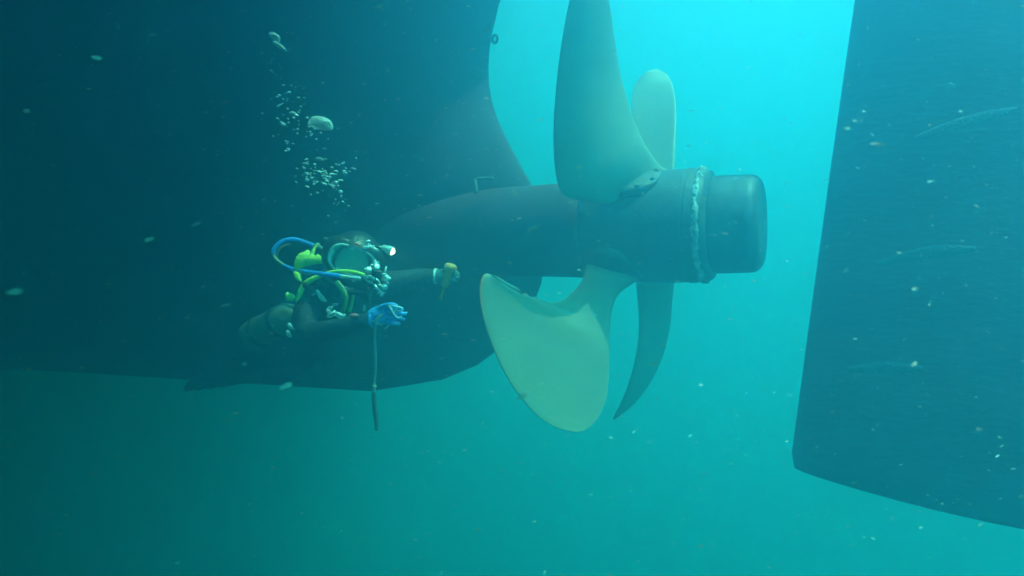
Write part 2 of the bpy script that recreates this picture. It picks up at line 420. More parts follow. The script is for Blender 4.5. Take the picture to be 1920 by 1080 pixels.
ff.append(tuple(range(nr))[::-1]); ff.append(tuple((len(secs)-1)*nr+j for j in range(nr)))
rud = mesh('rudder', vv, ff, M['rudder'], boat)
def rudder_point(h, x, off=0.0):
    return lb+ltz*h+AX*(-.035*math.sin(math.pi*h))+cB.lerp(cT, min(1, h*1.4))*x+NR*(foil(x)*1.5+off)
for (h, x0, x1, sag, rise) in ((.285, .20, .42, .002, .022), (.183, .15, .38, .004, .018), (.095, .12, .30, .002, .010)):
    sm = MB(); up, n = [], 22
    for i in range(n+1):
        f = i/n; x = x0+(x1-x0)*f; hh = h+sag*math.sin(math.pi*f)+rise*f
        w = .0016+.0045*math.sin(math.pi*f)**.7
        up.append((rudder_point(hh+w*.6, x, .001), rudder_point(hh, x, .006), rudder_point(hh-w, x, .001)))
    vv2 = [bl(q) for r3 in up for q in r3]; ff2 = []
    for i in range(n): ff2 += [(3*i, 3*i+3, 3*i+4, 3*i+1), (3*i+1, 3*i+4, 3*i+5, 3*i+2)]
    sm.add(vv2, ff2).build('weld_seam', M['seam'], rud)

# small fittings on the stern
def lug(px, py):
    t_, z_ = on_axis(px, py); c = bl(ship(t_, 0, z_)); m_ = MB()
    ring = [c+AX*(.017*math.cos(a))+Vector((0, 0, .024*math.sin(a))) for a in [2*math.pi*i/18 for i in range(19)]]
    m_.tube(ring, .009, 8, caps=False)
    m_.tube([c-AX*.10, c-AX*.02], [.022, .012], 8)
    return m_.build('lug', M['hub'], boat)
lug(928, 73)
b0, b1, b2 = P(926, 335, 4.405)-IB, P(892, 337, 4.415)-IB, P(893, 362, 4.375)-IB
MB().tube([b0, b0.lerp(b1, .5)+Vector((0, -.01, .006)), b1, b1.lerp(b2, .5)+Vector((0, -.015, 0)), b2], [.009, .008, .010, .012, .015], 8, n=14).build('bracket', M['seam'], boat)

# ------------------------------------------------------------------ the diver
M['suit'] = mat('black_neoprene', (.004, .008, .014), .75, 0, 9, (.010, .016, .026), .6, 30)
M['skin'] = mat('skin', (.45, .27, .20), .5)
M['shell'] = mat('helmet_shell', (.012, .014, .016), .4, 0, 8, (.025, .03, .032), .1, 30)
M['steel'] = mat('bright_steel', (.93, .95, .96), .28, .25, 20, (.55, .60, .62), .2, 70)
M['rubber_frame'] = mat('pale_gasket', (.42, .56, .58), .4)
M['yellow'] = mat('yellow_webbing', (.78, .88, .07), .55, 0, 22, (.58, .72, .05), .3, 90)
M['yhose'] = mat('yellow_hose', (.72, .85, .09), .4)
M['bhose'] = mat('blue_hose', (.03, .26, .85), .4)
M['ghose'] = mat('grey_brown_hose', (.36, .28, .20), .5)
M['white'] = mat('white_fabric', (.86, .88, .88), .7, 0, 40, (.62, .66, .66), .3, 90)
M['glove'] = mat('blue_glove', (.03, .33, .88), .55, 0, 18, (.02, .24, .70), .4, 60)
M['dglove'] = mat('dark_glove', (.10, .16, .18), .6, 0, 14, (.05, .08, .09), .3, 60)
M['tank'] = mat('green_grey_paint', (.13, .19, .17), .45, 0, 5, (.08, .12, .11), .2, 40)
M['red'] = mat('red_rubber', (.62, .10, .09), .5)
M['fin'] = mat('fin_rubber', (.012, .014, .018), .5, 0, 6, (.02, .022, .026), .2, 20)
M['orange'] = mat('orange_plastic', (.95, .33, .03), .5, 0, 12, (.75, .24, .03), .2, 40)
M['rope'] = mat('grey_cord', (.40, .42, .38), .8, 0, 60, (.24, .26, .24), .5, 200)
M['drope'] = mat('wet_dark_rope', (.05, .06, .055), .9, 0, 60, (.10, .10, .09), .6, 160)
gl = bpy.data.materials.new('visor_glass'); gl.use_nodes = True; t = gl.node_tree; t.nodes.clear()
ou = t.nodes.new('ShaderNodeOutputMaterial'); mx = t.nodes.new('ShaderNodeMixShader'); tr_ = t.nodes.new('ShaderNodeBsdfTransparent'); gs = t.nodes.new('ShaderNodeBsdfPrincipled')
gs.inputs['Base Color'].default_value = (.26, .50, .46, 1); gs.inputs['Roughness'].default_value = .12; tr_.inputs[0].default_value = (.55, .75, .75, 1); mx.inputs[0].default_value = .72
t.links.new(tr_.outputs[0], mx.inputs[1]); t.links.new(gs.outputs[0], mx.inputs[2]); t.links.new(mx.outputs[0], ou.inputs[0])
M['visor'] = gl

DC = P(600, 600, 4.12)
def D(px, py, Y): return P(px, py, Y)-DC
def fuse(name, mb, mats, parent=None, voxel=.010, smooth_it=6):
    """grows the collected limbs into one continuous skin"""
    o = mb.build(name, mats, parent)
    md = o.modifiers.new('r', 'REMESH'); md.mode = 'VOXEL'; md.voxel_size = voxel; md.use_smooth_shade = True
    ms = o.modifiers.new('s', 'SMOOTH'); ms.iterations = smooth_it; ms.factor = .5
    dg = bpy.context.evaluated_depsgraph_get(); dg.update()
    me = bpy.data.meshes.new_from_object(o.evaluated_get(dg)); o.modifiers.clear(); o.data = me
    me.materials.clear()
    for m in (mats if isinstance(mats, list) else [mats]): me.materials.append(m)
    for p in me.polygons: p.use_smooth = True
    return o
HEAD = D(664, 489, 3.99)
hf = Vector((.10, -.97, -.16)).normalized()                  # where the visor looks
hr = Vector((.93, .12, -.36)); hr = (hr-hf*hr.dot(hf)).normalized(); hu = hr.cross(hf)*1.0
if hu.z < 0: hu = -hu
HM = Matrix((hr, hu, hf)).transposed()
def H(x, y, z): return HEAD+HM @ Vector((x, y, z))           # helmet frame: right, up, out of the visor

bd = MB()
pel, sp, ch, nk = D(577, 640, 4.27), D(592, 606, 4.18), D(632, 560, 4.09), D(655, 520, 4.04)
bd.tube([pel+Vector((-.03, .05, -.03)), pel, sp, ch, nk], [.12, .155, .150, .175, .085], 18, n=14)
bd.tube([D(590, 548, 4.00), D(632, 540, 4.08), D(712, 532, 4.12)], [.085, .13, .085], 14, n=8)
bd.tube([nk, HEAD+Vector((0, .02, -.06))], [.07, .06], 12)
bd.ball(HEAD+HM @ Vector((0, .02, -.005)), .088, 18, 14, (.86, 1.18, 1.02), HM)          # skull
bd.ball(H(0, -.055, .035), .052, 12, 8, (1, .9, .8), HM)                                  # jaw
bd.tube([H(0, .022, .078), H(0, -.012, .104), H(0, -.02, .085)], [.009, .014, .008], 8, n=6)   # nose
for sx in (-1, 1): bd.ball(H(sx*.080, .0, -.005), .026, 10, 6, (.35, 1, .7), HM)          # ears
bd.tube([H(-.02, -.046, .086), H(.02, -.046, .086)], [.007, .007], 6)                     # mouth
# near arm, bent, its forearm across to the right
bd.tube([D(590, 550, 4.00), D(574, 588, 3.92), D(576, 626, 3.82)], [.082, .068, .055], 14, n=9)
bd.tube([D(576, 626, 3.82), D(632, 617, 3.76), D(700, 598, 3.73)], [.057, .054, .040], 14, n=9)
# far arm stretched to the right
bd.tube([D(710, 534, 4.12), D(752, 528, 4.17), D(772, 522, 4.20)], [.078, .066, .055], 14, n=8)
bd.tube([D(772, 522, 4.20), D(800, 519, 4.22), D(822, 518, 4.23)], [.054, .050, .038], 14, n=8)
# legs trailing away to the left, feet last
for (a, b, c, e) in (((566, 648, 4.26), (478, 672, 4.52), (412, 700, 4.78), (390, 709, 4.84)),
                     ((590, 655, 4.30), (606, 694, 4.10), (516, 708, 4.36), (488, 706, 4.44))):
    bd.tube([D(*a), D(*a).lerp(D(*b), .5), D(*b)], [.112, .098, .072], 14, n=9)
    bd.tube([D(*b), D(*b).lerp(D(*c), .45), D(*c)], [.070, .066, .042], 14, n=9)
    bd.tube([D(*c), D(*e)], [.045, .040], 10)
person = fuse('person', bd, [M['suit'], M['skin']], None, .011, 5)
person.location = DC
for p in person.data.polygons:
    c = p.center-HEAD
    p.material_index = 1 if (HM.transposed() @ c).z > -.02 and c.length < .135 and (HM.transposed() @ c).y > -.085 else 0
tag(person, 'diver in black suit and hard helmet reaching toward the propeller, blue glove on one hand', 'person')
for sx in (-1, 1): MB().ball(H(sx*.031, .024, .079), .011, 10, 8).build('eye', M['white'], person)

# helmet
hs = MB()
seg, rg = 28, 18
for i in range(rg+1):
    th = math.pi*i/rg*.5*1.62
    for j in range(seg):
        a = 2*math.pi*j/seg
        v = Vector((.150*math.sin(th)*math.cos(a), .158*math.sin(th)*math.sin(a)+.005, -.160*math.cos(th)))
        hs.v.append(H(*v))
for i in range(rg):
    for j in range(seg): hs.f.append((i*seg+j, i*seg+(j+1) % seg, (i+1)*seg+(j+1) % seg, (i+1)*seg+j))
helmet = hs.build('helmet', M['shell'], person)
def rrect(w, h, n=40, p=2.8):
    out = []
    for i in range(n):
        a = 2*math.pi*i/n; c, s_ = math.cos(a), math.sin(a)
        out.append((w*math.copysign(abs(c)**(2/p), c), h*math.copysign(abs(s_)**(2/p), s_)))
    return out
def visz(x, y): return .118-.9*x*x-.9*y*y
VX, VY = -.003, .013
# face surround between the shell and the window
sv, sf = [], []
for k, (sc, dz) in enumerate(((1.0, .006), (1.12, .010), (1.30, -.008), (1.44, -.055))):
    for x, y in rrect(.116, .068): sv.append(H(VX+x*sc, VY+y*sc*(1.0 if k < 2 else 1.12), visz(x, y)+dz))
for k in range(3):
    for j in range(40): sf.append((k*40+j, k*40+(j+1) % 40, (k+1)*40+(j+1) % 40, (k+1)*40+j))
mesh('face_surround', sv, sf, M['shell'], helmet)
ring = [H(VX+x*1.03, VY+y*1.04, visz(x, y)+.010) for x, y in rrect(.116, .068)]
MB().tube(ring+[ring[0]], .0075, 8, caps=False).build('window_frame', M['rubber_frame'], helmet)
gv, gf = [H(VX, VY, visz(0, 0)+.012)], []
for k in range(1, 6):
    for x, y in rrect(.116*k/5, .068*k/5): gv.append(H(VX+x, VY+y, visz(x, y)+.010))
for j in range(40): gf.append((0, 1+j, 1+(j+1) % 40))
for k in range(4):
    for j in range(40): gf.append((1+k*40+j, 1+k*40+(j+1) % 40, 1+(k+1)*40+(j+1) % 40, 1+(k+1)*40+j))
mesh('faceplate', gv, gf, M['visor'], helmet)
nr_pts = [H(.125*math.cos(a), -.135, .02+.12*math.sin(a)) for a in [2*math.pi*i/28 for i in range(29)]]
MB().tube(nr_pts, .016, 8, caps=False).build('neck_ring', M['shell'], helmet)
def hp(px, py, Y): return D(px, py, Y)
MB().tube([H(-.108, .035, .115), H(-.117, .010, .112), H(-.112, -.022, .110), H(-.094, -.052, .112)], [.005, .011, .011, .006], 8, n=12).build('bright_rim_strip', M['steel'], helmet)  # bright steel strip stands in for the highlight at the window's lower left
MB().tube([H(-.045, .080, .112), H(-.015, .086, .115), H(.010, .083, .115)], [.004, .007, .004], 8, n=8).build('bright_rim_strip', M['steel'], helmet)
# regulator and its valves to the lower right of the window
rc = hp(706, 519, 3.84)
MB().lathe(rc+hf*-.03, hf+hr*.25, [(-.02, .034), (.028, .036), (.032, .040), (.044, .040), (.050, .032), (.052, .012)], 22).build('regulator', M['shell'], helmet)
def bits(name, m, items, par):
    for kind, a, b, r in items:
        mb = MB()
        if kind == 't': mb.tube([a, a.lerp(b, .5)+hf*.004, b], [r, r*1.25, r*.9], 8, n=6)
        elif kind == 'k': mb.lathe(a, (b-a), [(0, r*.55), ((b-a).length*.35, r*.6), ((b-a).length*.36, r), ((b-a).length*.95, r*1.02), ((b-a).length, r*.7)], 12, fn=lambda t_, an: 1+.08*math.cos(6*an))
        mb.build(name, m, par)
bits('valve', M['steel'], [
    ('k', hp(690, 513, 3.83), hp(692, 503, 3.80), .015), ('k', hp(703, 508, 3.82), hp(707, 499, 3.78), .016),
    ('k', hp(715, 524, 3.82), hp(727, 519, 3.80), .014), ('k', hp(719, 530, 3.82), hp(722, 541, 3.80), .015),
    ('k', hp(712, 545, 3.84), hp(716, 554, 3.82), .010)], helmet)
bits('pipe', M['steel'], [
    ('t', hp(680, 517, 3.82), hp(702, 522, 3.80), .007), ('t', hp(684, 524, 3.82), hp(699, 531, 3.81), .005),
    ('t', hp(701, 533, 3.82), hp(712, 546, 3.81), .006), ('t', hp(727, 521, 3.82), hp(732, 523, 3.82), .008),
    ('t', hp(703, 489, 3.85), hp(708, 505, 3.80), .008), ('t', hp(724, 500, 3.86), hp(722, 512, 3.85), .005)], helmet)
bits('clamp', M['steel'], [
    ('t', hp(617, 475, 3.90), hp(637, 459, 3.88), .010), ('t', hp(621, 480, 3.90), hp(634, 470, 3.87), .007),
    ('t', hp(690, 458, 3.88), hp(709, 470, 3.87), .006), ('t', hp(679, 464, 3.87), hp(693, 463, 3.86), .007),
    ('t', hp(683, 455, 3.90), hp(694, 451, 3.90), .006), ('t', hp(655, 466, 3.86), hp(664, 467, 3.86), .005)], helmet)
MB().ball(hp(637, 458, 3.87), .013, 10, 6).build('knob', M['steel'], helmet)
MB().tube([hp(648, 462, 3.90), hp(668, 455, 3.89), hp(690, 459, 3.90)], [.018, .026, .016], 10, n=8).build('handle', M['shell'], helmet)
MB().ball(hp(671, 459, 3.868), .020, 12, 8, (1.3, .6, .8), HM).build('badge', M['red'], helmet)
rq = random.Random(3)
for (px, py, Y, r) in ((686, 505, 3.82, .007), (697, 497, 3.83, .008), (710, 493, 3.84, .006), (696, 519, 3.79, .009), (688, 521, 3.80, .007), (708, 526, 3.78, .008), (720, 514, 3.80, .007), (725, 527, 3.80, .008),
                       (713, 535, 3.80, .007), (704, 541, 3.82, .006), (718, 550, 3.83, .007), (709, 549, 3.83, .005), (629, 470, 3.88, .008), (622, 478, 3.89, .006), (699, 462, 3.87, .006), (714, 463, 3.88, .006), (643, 467, 3.87, .005)):
    mb = MB(); a_ = rq.uniform(-1.2, 1.2); dv_ = Vector((math.cos(a_), rq.uniform(-.4, .1), math.sin(a_)))*r*rq.uniform(1.0, 2.0); c_ = hp(px, py, Y)
    mb.tube([c_-dv_, c_-dv_*.2, c_+dv_], [r*.55, r*.8, r*.45], 7); mb.ball(c_+dv_, r*.62, 8, 6)
    mb.build('fitting', M['steel'], helmet)
# the lit lamp on the side of the helmet
la, lbp = hp(723, 466, 3.88), hp(743, 475, 3.862)
ld = (lbp-la).normalized()
lam = MB().lathe(la-ld*.02, ld, [(0, .010), (.004, .015), (.026, .017), (.030, .021), (.060, .025), (.064, .024), (.064, .020), (.056, .018)], 20, caps=True).build('lamp', M['steel'], helmet)
M['lamp_lens'] = mat('lit_lens', (1, .8, .45), .2, emit=((1.0, .86, .45), 3.2))
MB().lathe(la-ld*.02, ld, [(.057, .0195), (.066, .016), (.073, .008), (.075, .001)], 18).build('lens', M['lamp_lens'], helmet)
MB().tube([la-ld*.01, hp(706, 464, 3.90), hp(694, 468, 3.91)], [.009, .008, .008], 8, n=6).build('lamp_bracket', M['shell'], helmet)
ll = bpy.data.lights.new('lamp_light', 'SPOT'); ll.energy = 2.0; ll.color = (1, .62, .28); ll.spot_size = R(75); ll.spot_blend = .8; ll.shadow_soft_size = .02
lo_ = bpy.data.objects.new('lamp_light', ll); C.objects.link(lo_); lo_.parent = person; lo_.location = la+ld*.075
lo_.rotation_euler = (-(ld+Vector((.9, .1, -.25)))).to_track_quat('Z', 'Y').to_euler()

# hoses
MB().tube([D(590, 462, 4.06), D(572, 455, 4.07), D(549, 449, 4.07), D(527, 454, 4.06), D(514, 468, 4.05), D(513, 476, 4.05)], .0135, 12, n=30).build('blue_hose', M['bhose'], person)
MB().tube([D(532, 497, 4.03), D(542, 502, 4.02), D(556, 507, 4.0), D(580, 511, 3.92), D(612, 515, 3.85), D(640, 518, 3.82)], [.008, .011, .013, .0135, .0135, .013], 12, n=30).build('blue_hose', M['bhose'], person)
MB().tube([D(513, 475, 4.05), D(515, 483, 4.045), D(522, 490, 4.04), D(533, 497.5, 4.03)], .009, 10, n=16).build('hose_sleeve', M['ghose'], person)
MB().tube([D(545, 458, 4.09), D(530, 462, 4.09), D(521, 472, 4.08), D(519, 484, 4.07), D(524, 493, 4.06)], .007, 8, n=20).build('grey_hose', M['ghose'], person)
fr = MB(); fa, fb = D(638, 518, 3.82), D(676, 522.5, 3.80)
n_ = 15
fr.lathe(fa, fb-fa, [((fb-fa).length*i/(n_*2), .0085 if i % 2 else .0115) for i in range(n_*2+1)], 12)
fr.build('hose_fitting', M['steel'], person)
MB().tube([D(559, 567, 3.92), D(563, 549, 3.91), D(572, 533, 3.90), D(586, 523, 3.88), D(604, 516, 3.87), D(622, 510, 3.85), D(646, 508, 3.83), D(668, 511, 3.81), D(684, 516, 3.80)], [.017, .016, .015, .013, .011, .009, .009, .009, .008], 12, n=44).build('yellow_hose', M['yhose'], person)
MB().tube([D(569.5, 536, 3.885), D(575.5, 533.5, 3.885)], .018, 12).build('hose_clip', M['suit'], person)
def corr(name, pts, r, m, n=34):
    q = catmull(pts, n*2); mb = MB(); mb.tube(q, [r*(1 if i % 2 else .72) for i in range(len(q))], 10); return mb.build(name, m, person)
M['olive'] = mat('olive_rubber', (.42, .50, .10), .5)
corr('corrugated_hose', [D(630, 528, 3.86), D(641, 542, 3.85), D(648, 556, 3.85), D(647, 570, 3.87), D(643, 583, 3.90)], .014, M['olive'], 16)
MB().tube([D(660, 540, 3.92), D(661, 558, 3.91), D(655, 585, 3.92)], .011, 10, n=14).build('chest_tube', M['olive'], person)
MB().tube([D(692, 548, 3.95), D(693, 566, 3.94), D(689, 582, 3.94)], .007, 8, n=10).build('chest_tube', M['tank'], person)
for off in (0, 6): MB().tube([D(629+off, 527, 3.87), D(637+off, 538, 3.86), D(645+off, 547, 3.86)], .0038, 6, n=8).build('thin_pipe', M['steel'], person)

# yellow harness pieces: bent webbing, each with its own thickness
def webbing(pts, w, m=None, th=.006, name='harness_strap'):
    q = catmull([D(*p[:3]) for p in pts], 24); ws = catmull([(p[3] if len(p) > 3 else w, 0, 0) for p in pts], 24)
    v, f = [], []
    for i, p in enumerate(q):
        t_ = (q[min(i+1, 23)]-q[max(i-1, 0)]).normalized(); vd = Vector((0, -1, 0)); sd = t_.cross(vd).normalized(); n1 = sd.cross(t_).normalized()
        ww = ws[i].x*(1+.06*math.sin(i*1.7))
        for a, b in ((-1, -.6), (-.4, .5), (.4, .5), (1, -.6), (1, -1.4), (-1, -1.4)): v.append(p+sd*a*ww+n1*b*th)
    for i in range(23):
        for j in range(6): f.append((i*6+j, i*6+(j+1) % 6, i*6+6+(j+1) % 6, i*6+6+j))
    f += [tuple(range(6)), tuple(23*6+j for j in range(6))[::-1]]
    return mesh(name, v, f, m or M['yellow'], person)
webbing([(557, 506, 3.97, .020), (561, 495, 3.96, .030), (569, 483, 3.96, .034), (575, 474, 3.97, .020), (577, 469, 3.98, .010)], .02)
webbing([(572, 492, 3.955, .022), (582, 488, 3.945, .026), (594, 487, 3.94, .022), (607, 489, 3.94, .016)], .02)
webbing([(583, 484, 3.95, .010), (586, 473, 3.96, .010), (590, 465, 3.97, .008), (599, 457, 3.98, .006)], .01)
webbing([(551, 510, 3.96, .008), (556, 516, 3.95, .018), (560, 522, 3.945, .014), (565, 528, 3.94, .003)], .01)
webbing([(537, 549, 3.98, .010), (541, 556, 3.97, .020), (547, 558, 3.965, .018), (551, 560, 3.96, .010)], .01)
webbing([(592, 481, 3.945, .016), (599, 484, 3.94, .012), (605, 481, 3.945, .006)], .01)
webbing([(548, 618, 3.90, .010), (562, 622, 3.85, .016), (574, 630, 3.80, .010)], .01, M['tank'], name='arm_band')
# clips and buckles, small bright steel
def clip(px, py, Y, s, ang):
    c = D(px, py, Y); ca, sa = math.cos(ang), math.sin(ang)
    e1 = Vector((ca, 0, sa)); e2 = Vector((-sa, 0, ca)); mb = MB()
    loop = [c+e1*(s*1.5*math.cos(a))+e2*(s*.7*math.sin(a)) for a in [2*math.pi*i/14 for i in range(15)]]
    mb.tube(loop, s*.26, 6, caps=False); mb.tube([c-e1*s*1.5, c+e1*s*1.9+e2*s*.5], s*.34, 6)
    return mb.build('clip', M['steel'], person)
for args in ((597, 549, 3.87, .011, -1.0), (603, 558, 3.86, .014, -.9), (606, 562, 3.85, .010, -.5), (618, 578, 3.83, .010, .3), (616, 584, 3.80, .009, -.7),
             (621, 590, 3.71, .014, .5), (635, 591, 3.70, .015, -.5), (641, 593, 3.70, .011, .2), (628, 571, 3.86, .009, 0), (683, 578, 3.92, .010, 1.4), (664, 526, 3.86, .008, .4),
             (544, 612, 3.86, .012, -1.1), (541, 626, 3.88, .012, -1.0), (588, 552, 3.9, .006, .4), (678, 547, 3.93, .006, .2), (591, 460, 4.0, .010, .3), (600, 463, 3.98, .008, -.6), (611, 447, 4.0, .007, -.2), (612, 499, 3.92, .008, .1)):
    clip(*args)
MB().ball(D(664, 592, 3.70), .016, 12, 8, (1.4, .7, .8)).build('wrist_gauge', M['red'], person)
MB().tube([D(707, 593, 3.735), D(702, 603, 3.735)], [.0445, .0445], 14).build('wrist_cuff', M['white'], person)

# bail-out cylinder slung behind the near arm
ca_, cb_ = D(560, 585, 4.10), D(462, 634, 4.30); cd = (cb_-ca_); cl = cd.length
tankp = MB().lathe(ca_, cd, [(0, .024), (.02, .030), (.05, .068), (.09, .084), (cl-.06, .084), (cl-.02, .074), (cl, .045), (cl+.004, .01)], 28).build('gas_cylinder', M['tank'], person)
MB().lathe(ca_, -cd, [(-.004, .022), (.03, .020), (.032, .030), (.055, .030), (.06, .018)], 14).build('cylinder_valve', M['steel'], tankp)
for fpos in (.35, .72): MB().lathe(ca_+cd*fpos, cd, [(-.018, .0855), (-.016, .089), (.016, .089), (.018, .0855)], 28, caps=False).build('cylinder_band', M['suit'], tankp)

# fins
def fin(a, b, side, w=.11, ln=1.0):
    a, b = D(*a), D(*b); dv = (b-a).normalized(); L = (b-a).length*ln
    sd = dv.cross(Vector((0, 0, 1))).normalized(); up = sd.cross(dv); v, f = [], []
    st = [0, .12, .3, .5, .75, .93, 1.0]; wd = [.045, .055, .075, .092, w, w*.96, w*.8]
    cs_ = [-1, -.92, -.8, -.3, 0, .3, .8, .92, 1]
    for s_ in (1, -1):
        for i, q in enumerate(st):
            for x in cs_:
                th = (.020*(1-q)+.004)+(.010 if abs(x) in (.92,) else 0)+(.006*math.cos(x*9)*q)
                v.append(a+dv*L*q+sd*wd[i]*x+up*(s_*th-.05*q*q))
    nc = len(cs_); S = nc*len(st)
    for s_ in (0, 1):
        for i in range(len(st)-1):
            for j in range(nc-1): f.append((s_*S+i*nc+j, s_*S+i*nc+j+1, s_*S+(i+1)*nc+j+1, s_*S+(i+1)*nc+j))
    for i in range(len(st)-1):
        for j in (0, nc-1): f.append((i*nc+j, (i+1)*nc+j, S+(i+1)*nc+j, S+i*nc+j))
    for j in range(nc-1):
        for i in (0, len(st)-1): f.append((i*nc+j, i*nc+j+1, S+i*nc+j+1, S+i*nc+j))
    return mesh('fin', v, f, M['fin'], person)
fin((404, 703, 4.80), (372, 716, 5.12), 1)
fin((500, 706, 4.40), (392, 712, 4.74), -1)

# hands in their gloves: palm, four bent fingers of unequal length and a thumb, closed round what they hold
g = MB()
w0 = D(697, 597, 3.735)
g.tube([w0, D(709, 591, 3.728), D(725, 588, 3.72)], [.041, .047, .042], 14, n=8)
g.ball(D(717, 590, 3.72), .045, 14, 10, (1.1, .62, 1.0))
knuck = [(729, 577.5), (732, 587), (731, 596.5), (727, 605.5)]
for i, (kx, ky) in enumerate(knuck):
    ln = (1.0, 1.10, 1.02, .82)[i]
    g.tube([D(kx-14, ky*.7+590*.3, 3.712), D(kx, ky, 3.690), D(kx+12*ln, ky+.4, 3.668), D(kx+22*ln, ky+1.2, 3.676), D(kx+25*ln, ky+2.2, 3.700), D(kx+18*ln, ky+2.8, 3.722), D(kx+8*ln, ky+2.8, 3.728)], [.0125, .0112, .0106, .0104, .0100, .0095, .0080], 10, n=20)
g.tube([D(706, 582, 3.71), D(718, 574.5, 3.685), D(733, 571, 3.672), D(745, 573, 3.682)], [.016, .0140, .0118, .0092], 10, n=12)
fuse('glove', g, M['glove'], person, .0026, 2)['label'] = 'bright blue glove closed round the cord'
MB().tube([w0+(w0-D(712, 592, 3.725)).normalized()*.004, D(702, 597, 3.732)], [.0455, .0475], 18).build('glove_cuff', M['glove'], person)
g = MB()
g.tube([D(817, 518, 4.225), D(826, 518, 4.22), D(838, 517, 4.215)], [.036, .042, .040], 12, n=7)
for i, (kx, ky) in enumerate(((846, 509.5), (848.5, 514.5), (849, 520), (846, 525))):
    ln = (1.0, 1.08, 1.0, .84)[i]
    g.tube([D(kx-14, ky*.8+517*.2, 4.205), D(kx-2, ky, 4.185), D(kx+7*ln, ky+.5, 4.180), D(kx+11*ln, ky+1, 4.20), D(kx+7*ln, ky+1.5, 4.225), D(kx, ky+1.5, 4.235)], [.0135, .0125, .012, .011, .0105, .0088], 10, n=14)
g.tube([D(828, 511, 4.205), D(837, 506, 4.185), D(846, 505.5, 4.180), D(852, 508, 4.19)], [.016, .0145, .0125, .0095], 10, n=10)
fuse('glove', g, M['dglove'], person, .0038, 3)['label'] = 'dark glove with pale cuff closed round the orange tool'
MB().tube([D(815, 518, 4.226), D(819, 518, 4.224)], [.045, .0455], 16).build('glove_cuff', M['steel'], person)

# what the hands hold
tb = D(833, 538, 4.20)+DC; ta = D(846, 498, 4.19)+DC; tl = (ta-tb).length
sc_ = empty('scraper', tb); tag(sc_, 'orange handled scraper with round knob gripped in the outstretched far hand', 'scraper')
MB().lathe((0, 0, 0), ta-tb, [(0, .018), (.01, .023), (tl*.35, .024), (tl*.6, .026), (tl*.72, .030), (tl*.86, .038), (tl*1.0, .035), (tl*1.07, .024), (tl*1.1, .006)], 22).build('handle', M['orange'], sc_)
MB().tube([Vector((0, 0, 0)), (tb-ta)*.35, (tb-ta)*.6], [.010, .009, .012], 10).build('shank', M['orange'], sc_)
rp0 = P(703, 600, 3.70)
rope = empty('rope', rp0); tag(rope, 'thin grey cord hanging straight down from the blue glove', 'rope')
def Q(px, py, Y): return P(px, py, Y)-rp0
def twisted(pts, r, n, name, m):
    c = catmull(pts, n); mb = MB()
    for ph in (0, 2.094, 4.189):
        pts2 = []
        for i, p in enumerate(c):
            a = ph+i*1.1; pts2.append(p+Vector((math.cos(a), math.sin(a), 0))*r*.62)
        mb.tube(pts2, r*.62, 6)
    return mb.build(name, m, rope)
twisted([Q(716, 590, 3.672), Q(705, 603, 3.685), Q(702.5, 630, 3.70), Q(703.5, 660, 3.70), Q(704, 690, 3.70), Q(702, 718, 3.70), Q(701, 738, 3.70)], .0068, 110, 'cord', M['rope'])
twisted([Q(701, 736, 3.70), Q(701.5, 752, 3.70), Q(703, 770, 3.705), Q(706, 790, 3.71), Q(707, 806, 3.715)], .0105, 36, 'frayed_end', M['drope'])
MB().tube([Q(699, 722, 3.70), Q(702, 727, 3.69), Q(705, 723, 3.70)], .006, 8, n=8).build('knot', M['rope'], rope)
for pts in (((729, 573, 3.665), (741, 574, 3.655), (753, 577, 3.66), (751, 583, 3.66), (741, 582, 3.66), (737, 590, 3.66)),
            ((729, 573, 3.665), (734, 580, 3.655), (739, 589, 3.655), (747, 596, 3.66), (759, 588, 3.68)),
            ((736, 603, 3.67), (728, 611, 3.69), (721, 617, 3.71)), ((750, 592, 3.67), (757, 588, 3.68), (764, 585, 3.69))):
    MB().tube([Q(*p) for p in pts], .0036, 6, n=20).build('loop', M['white'], rope)

# ------------------------------------------------------------------ bubbles rising from the diver
bb = bpy.data.materials.new('air_bubble'); bb.use_nodes = True; t = bb.node_tree; t.nodes.clear()
ou = t.nodes.new('ShaderNodeOutputMaterial'); mx = t.nodes.new('ShaderNodeMixShader'); tr_ = t.nodes.new('ShaderNodeBsdfTransparent'); gs = t.nodes.new('ShaderNodeBsdfPrincipled'); lw = t.nodes.new('ShaderNodeLayerWeight'); mr = t.nodes.new('ShaderNodeMapRange')
gs.inputs['Base Color'].default_value = (.92, .95, .96, 1); gs.inputs['Roughness'].default_value = .12; gs.inputs['Metallic'].default_value = .1
lw.inputs[0].default_value = .35; mr.inputs['To Min'].default_value = .05; mr.inputs['To Max'].default_value = 1.0
t.links.new(lw.outputs['Facing'], mr.inputs[0]); t.links.new(mr.outputs[0], mx.inputs[0])
t.links.new(tr_.outputs[0], mx.inputs[1]); t.links.new(gs.outputs[0], mx.inputs[2]); t.links.new(mx.outputs[0], ou.inputs[0])
nz_ = t.nodes.new('ShaderNodeTexNoise'); nz_.inputs['Scale'].default_value = 90; nz_.inputs['Detail'].default_value = 4; bp2 = t.nodes.new('ShaderNodeBump'); bp2.inputs['Strength'].default_value = .5; bp2.inputs['Distance'].default_value = .01
tc2 = t.nodes.new('ShaderNodeTexCoord'); t.links.new(tc2.outputs['Object'], nz_.inputs[0]); t.links.new(nz_.outputs[0], bp2.inputs['Height']); t.links.new(bp2.outputs[0], gs.inputs['Normal']); t.links.new(bp2.outputs[0], lw.inputs['Normal'])
M['bubble'] = bb
fb_ = bb.copy(); fb_.name = 'fine_bubble'; M['fine_bubble'] = fb_
for n_2 in fb_.node_tree.nodes:
    if n_2.type == 'MAP_RANGE': n_2.inputs['To Min'].default_value = .28
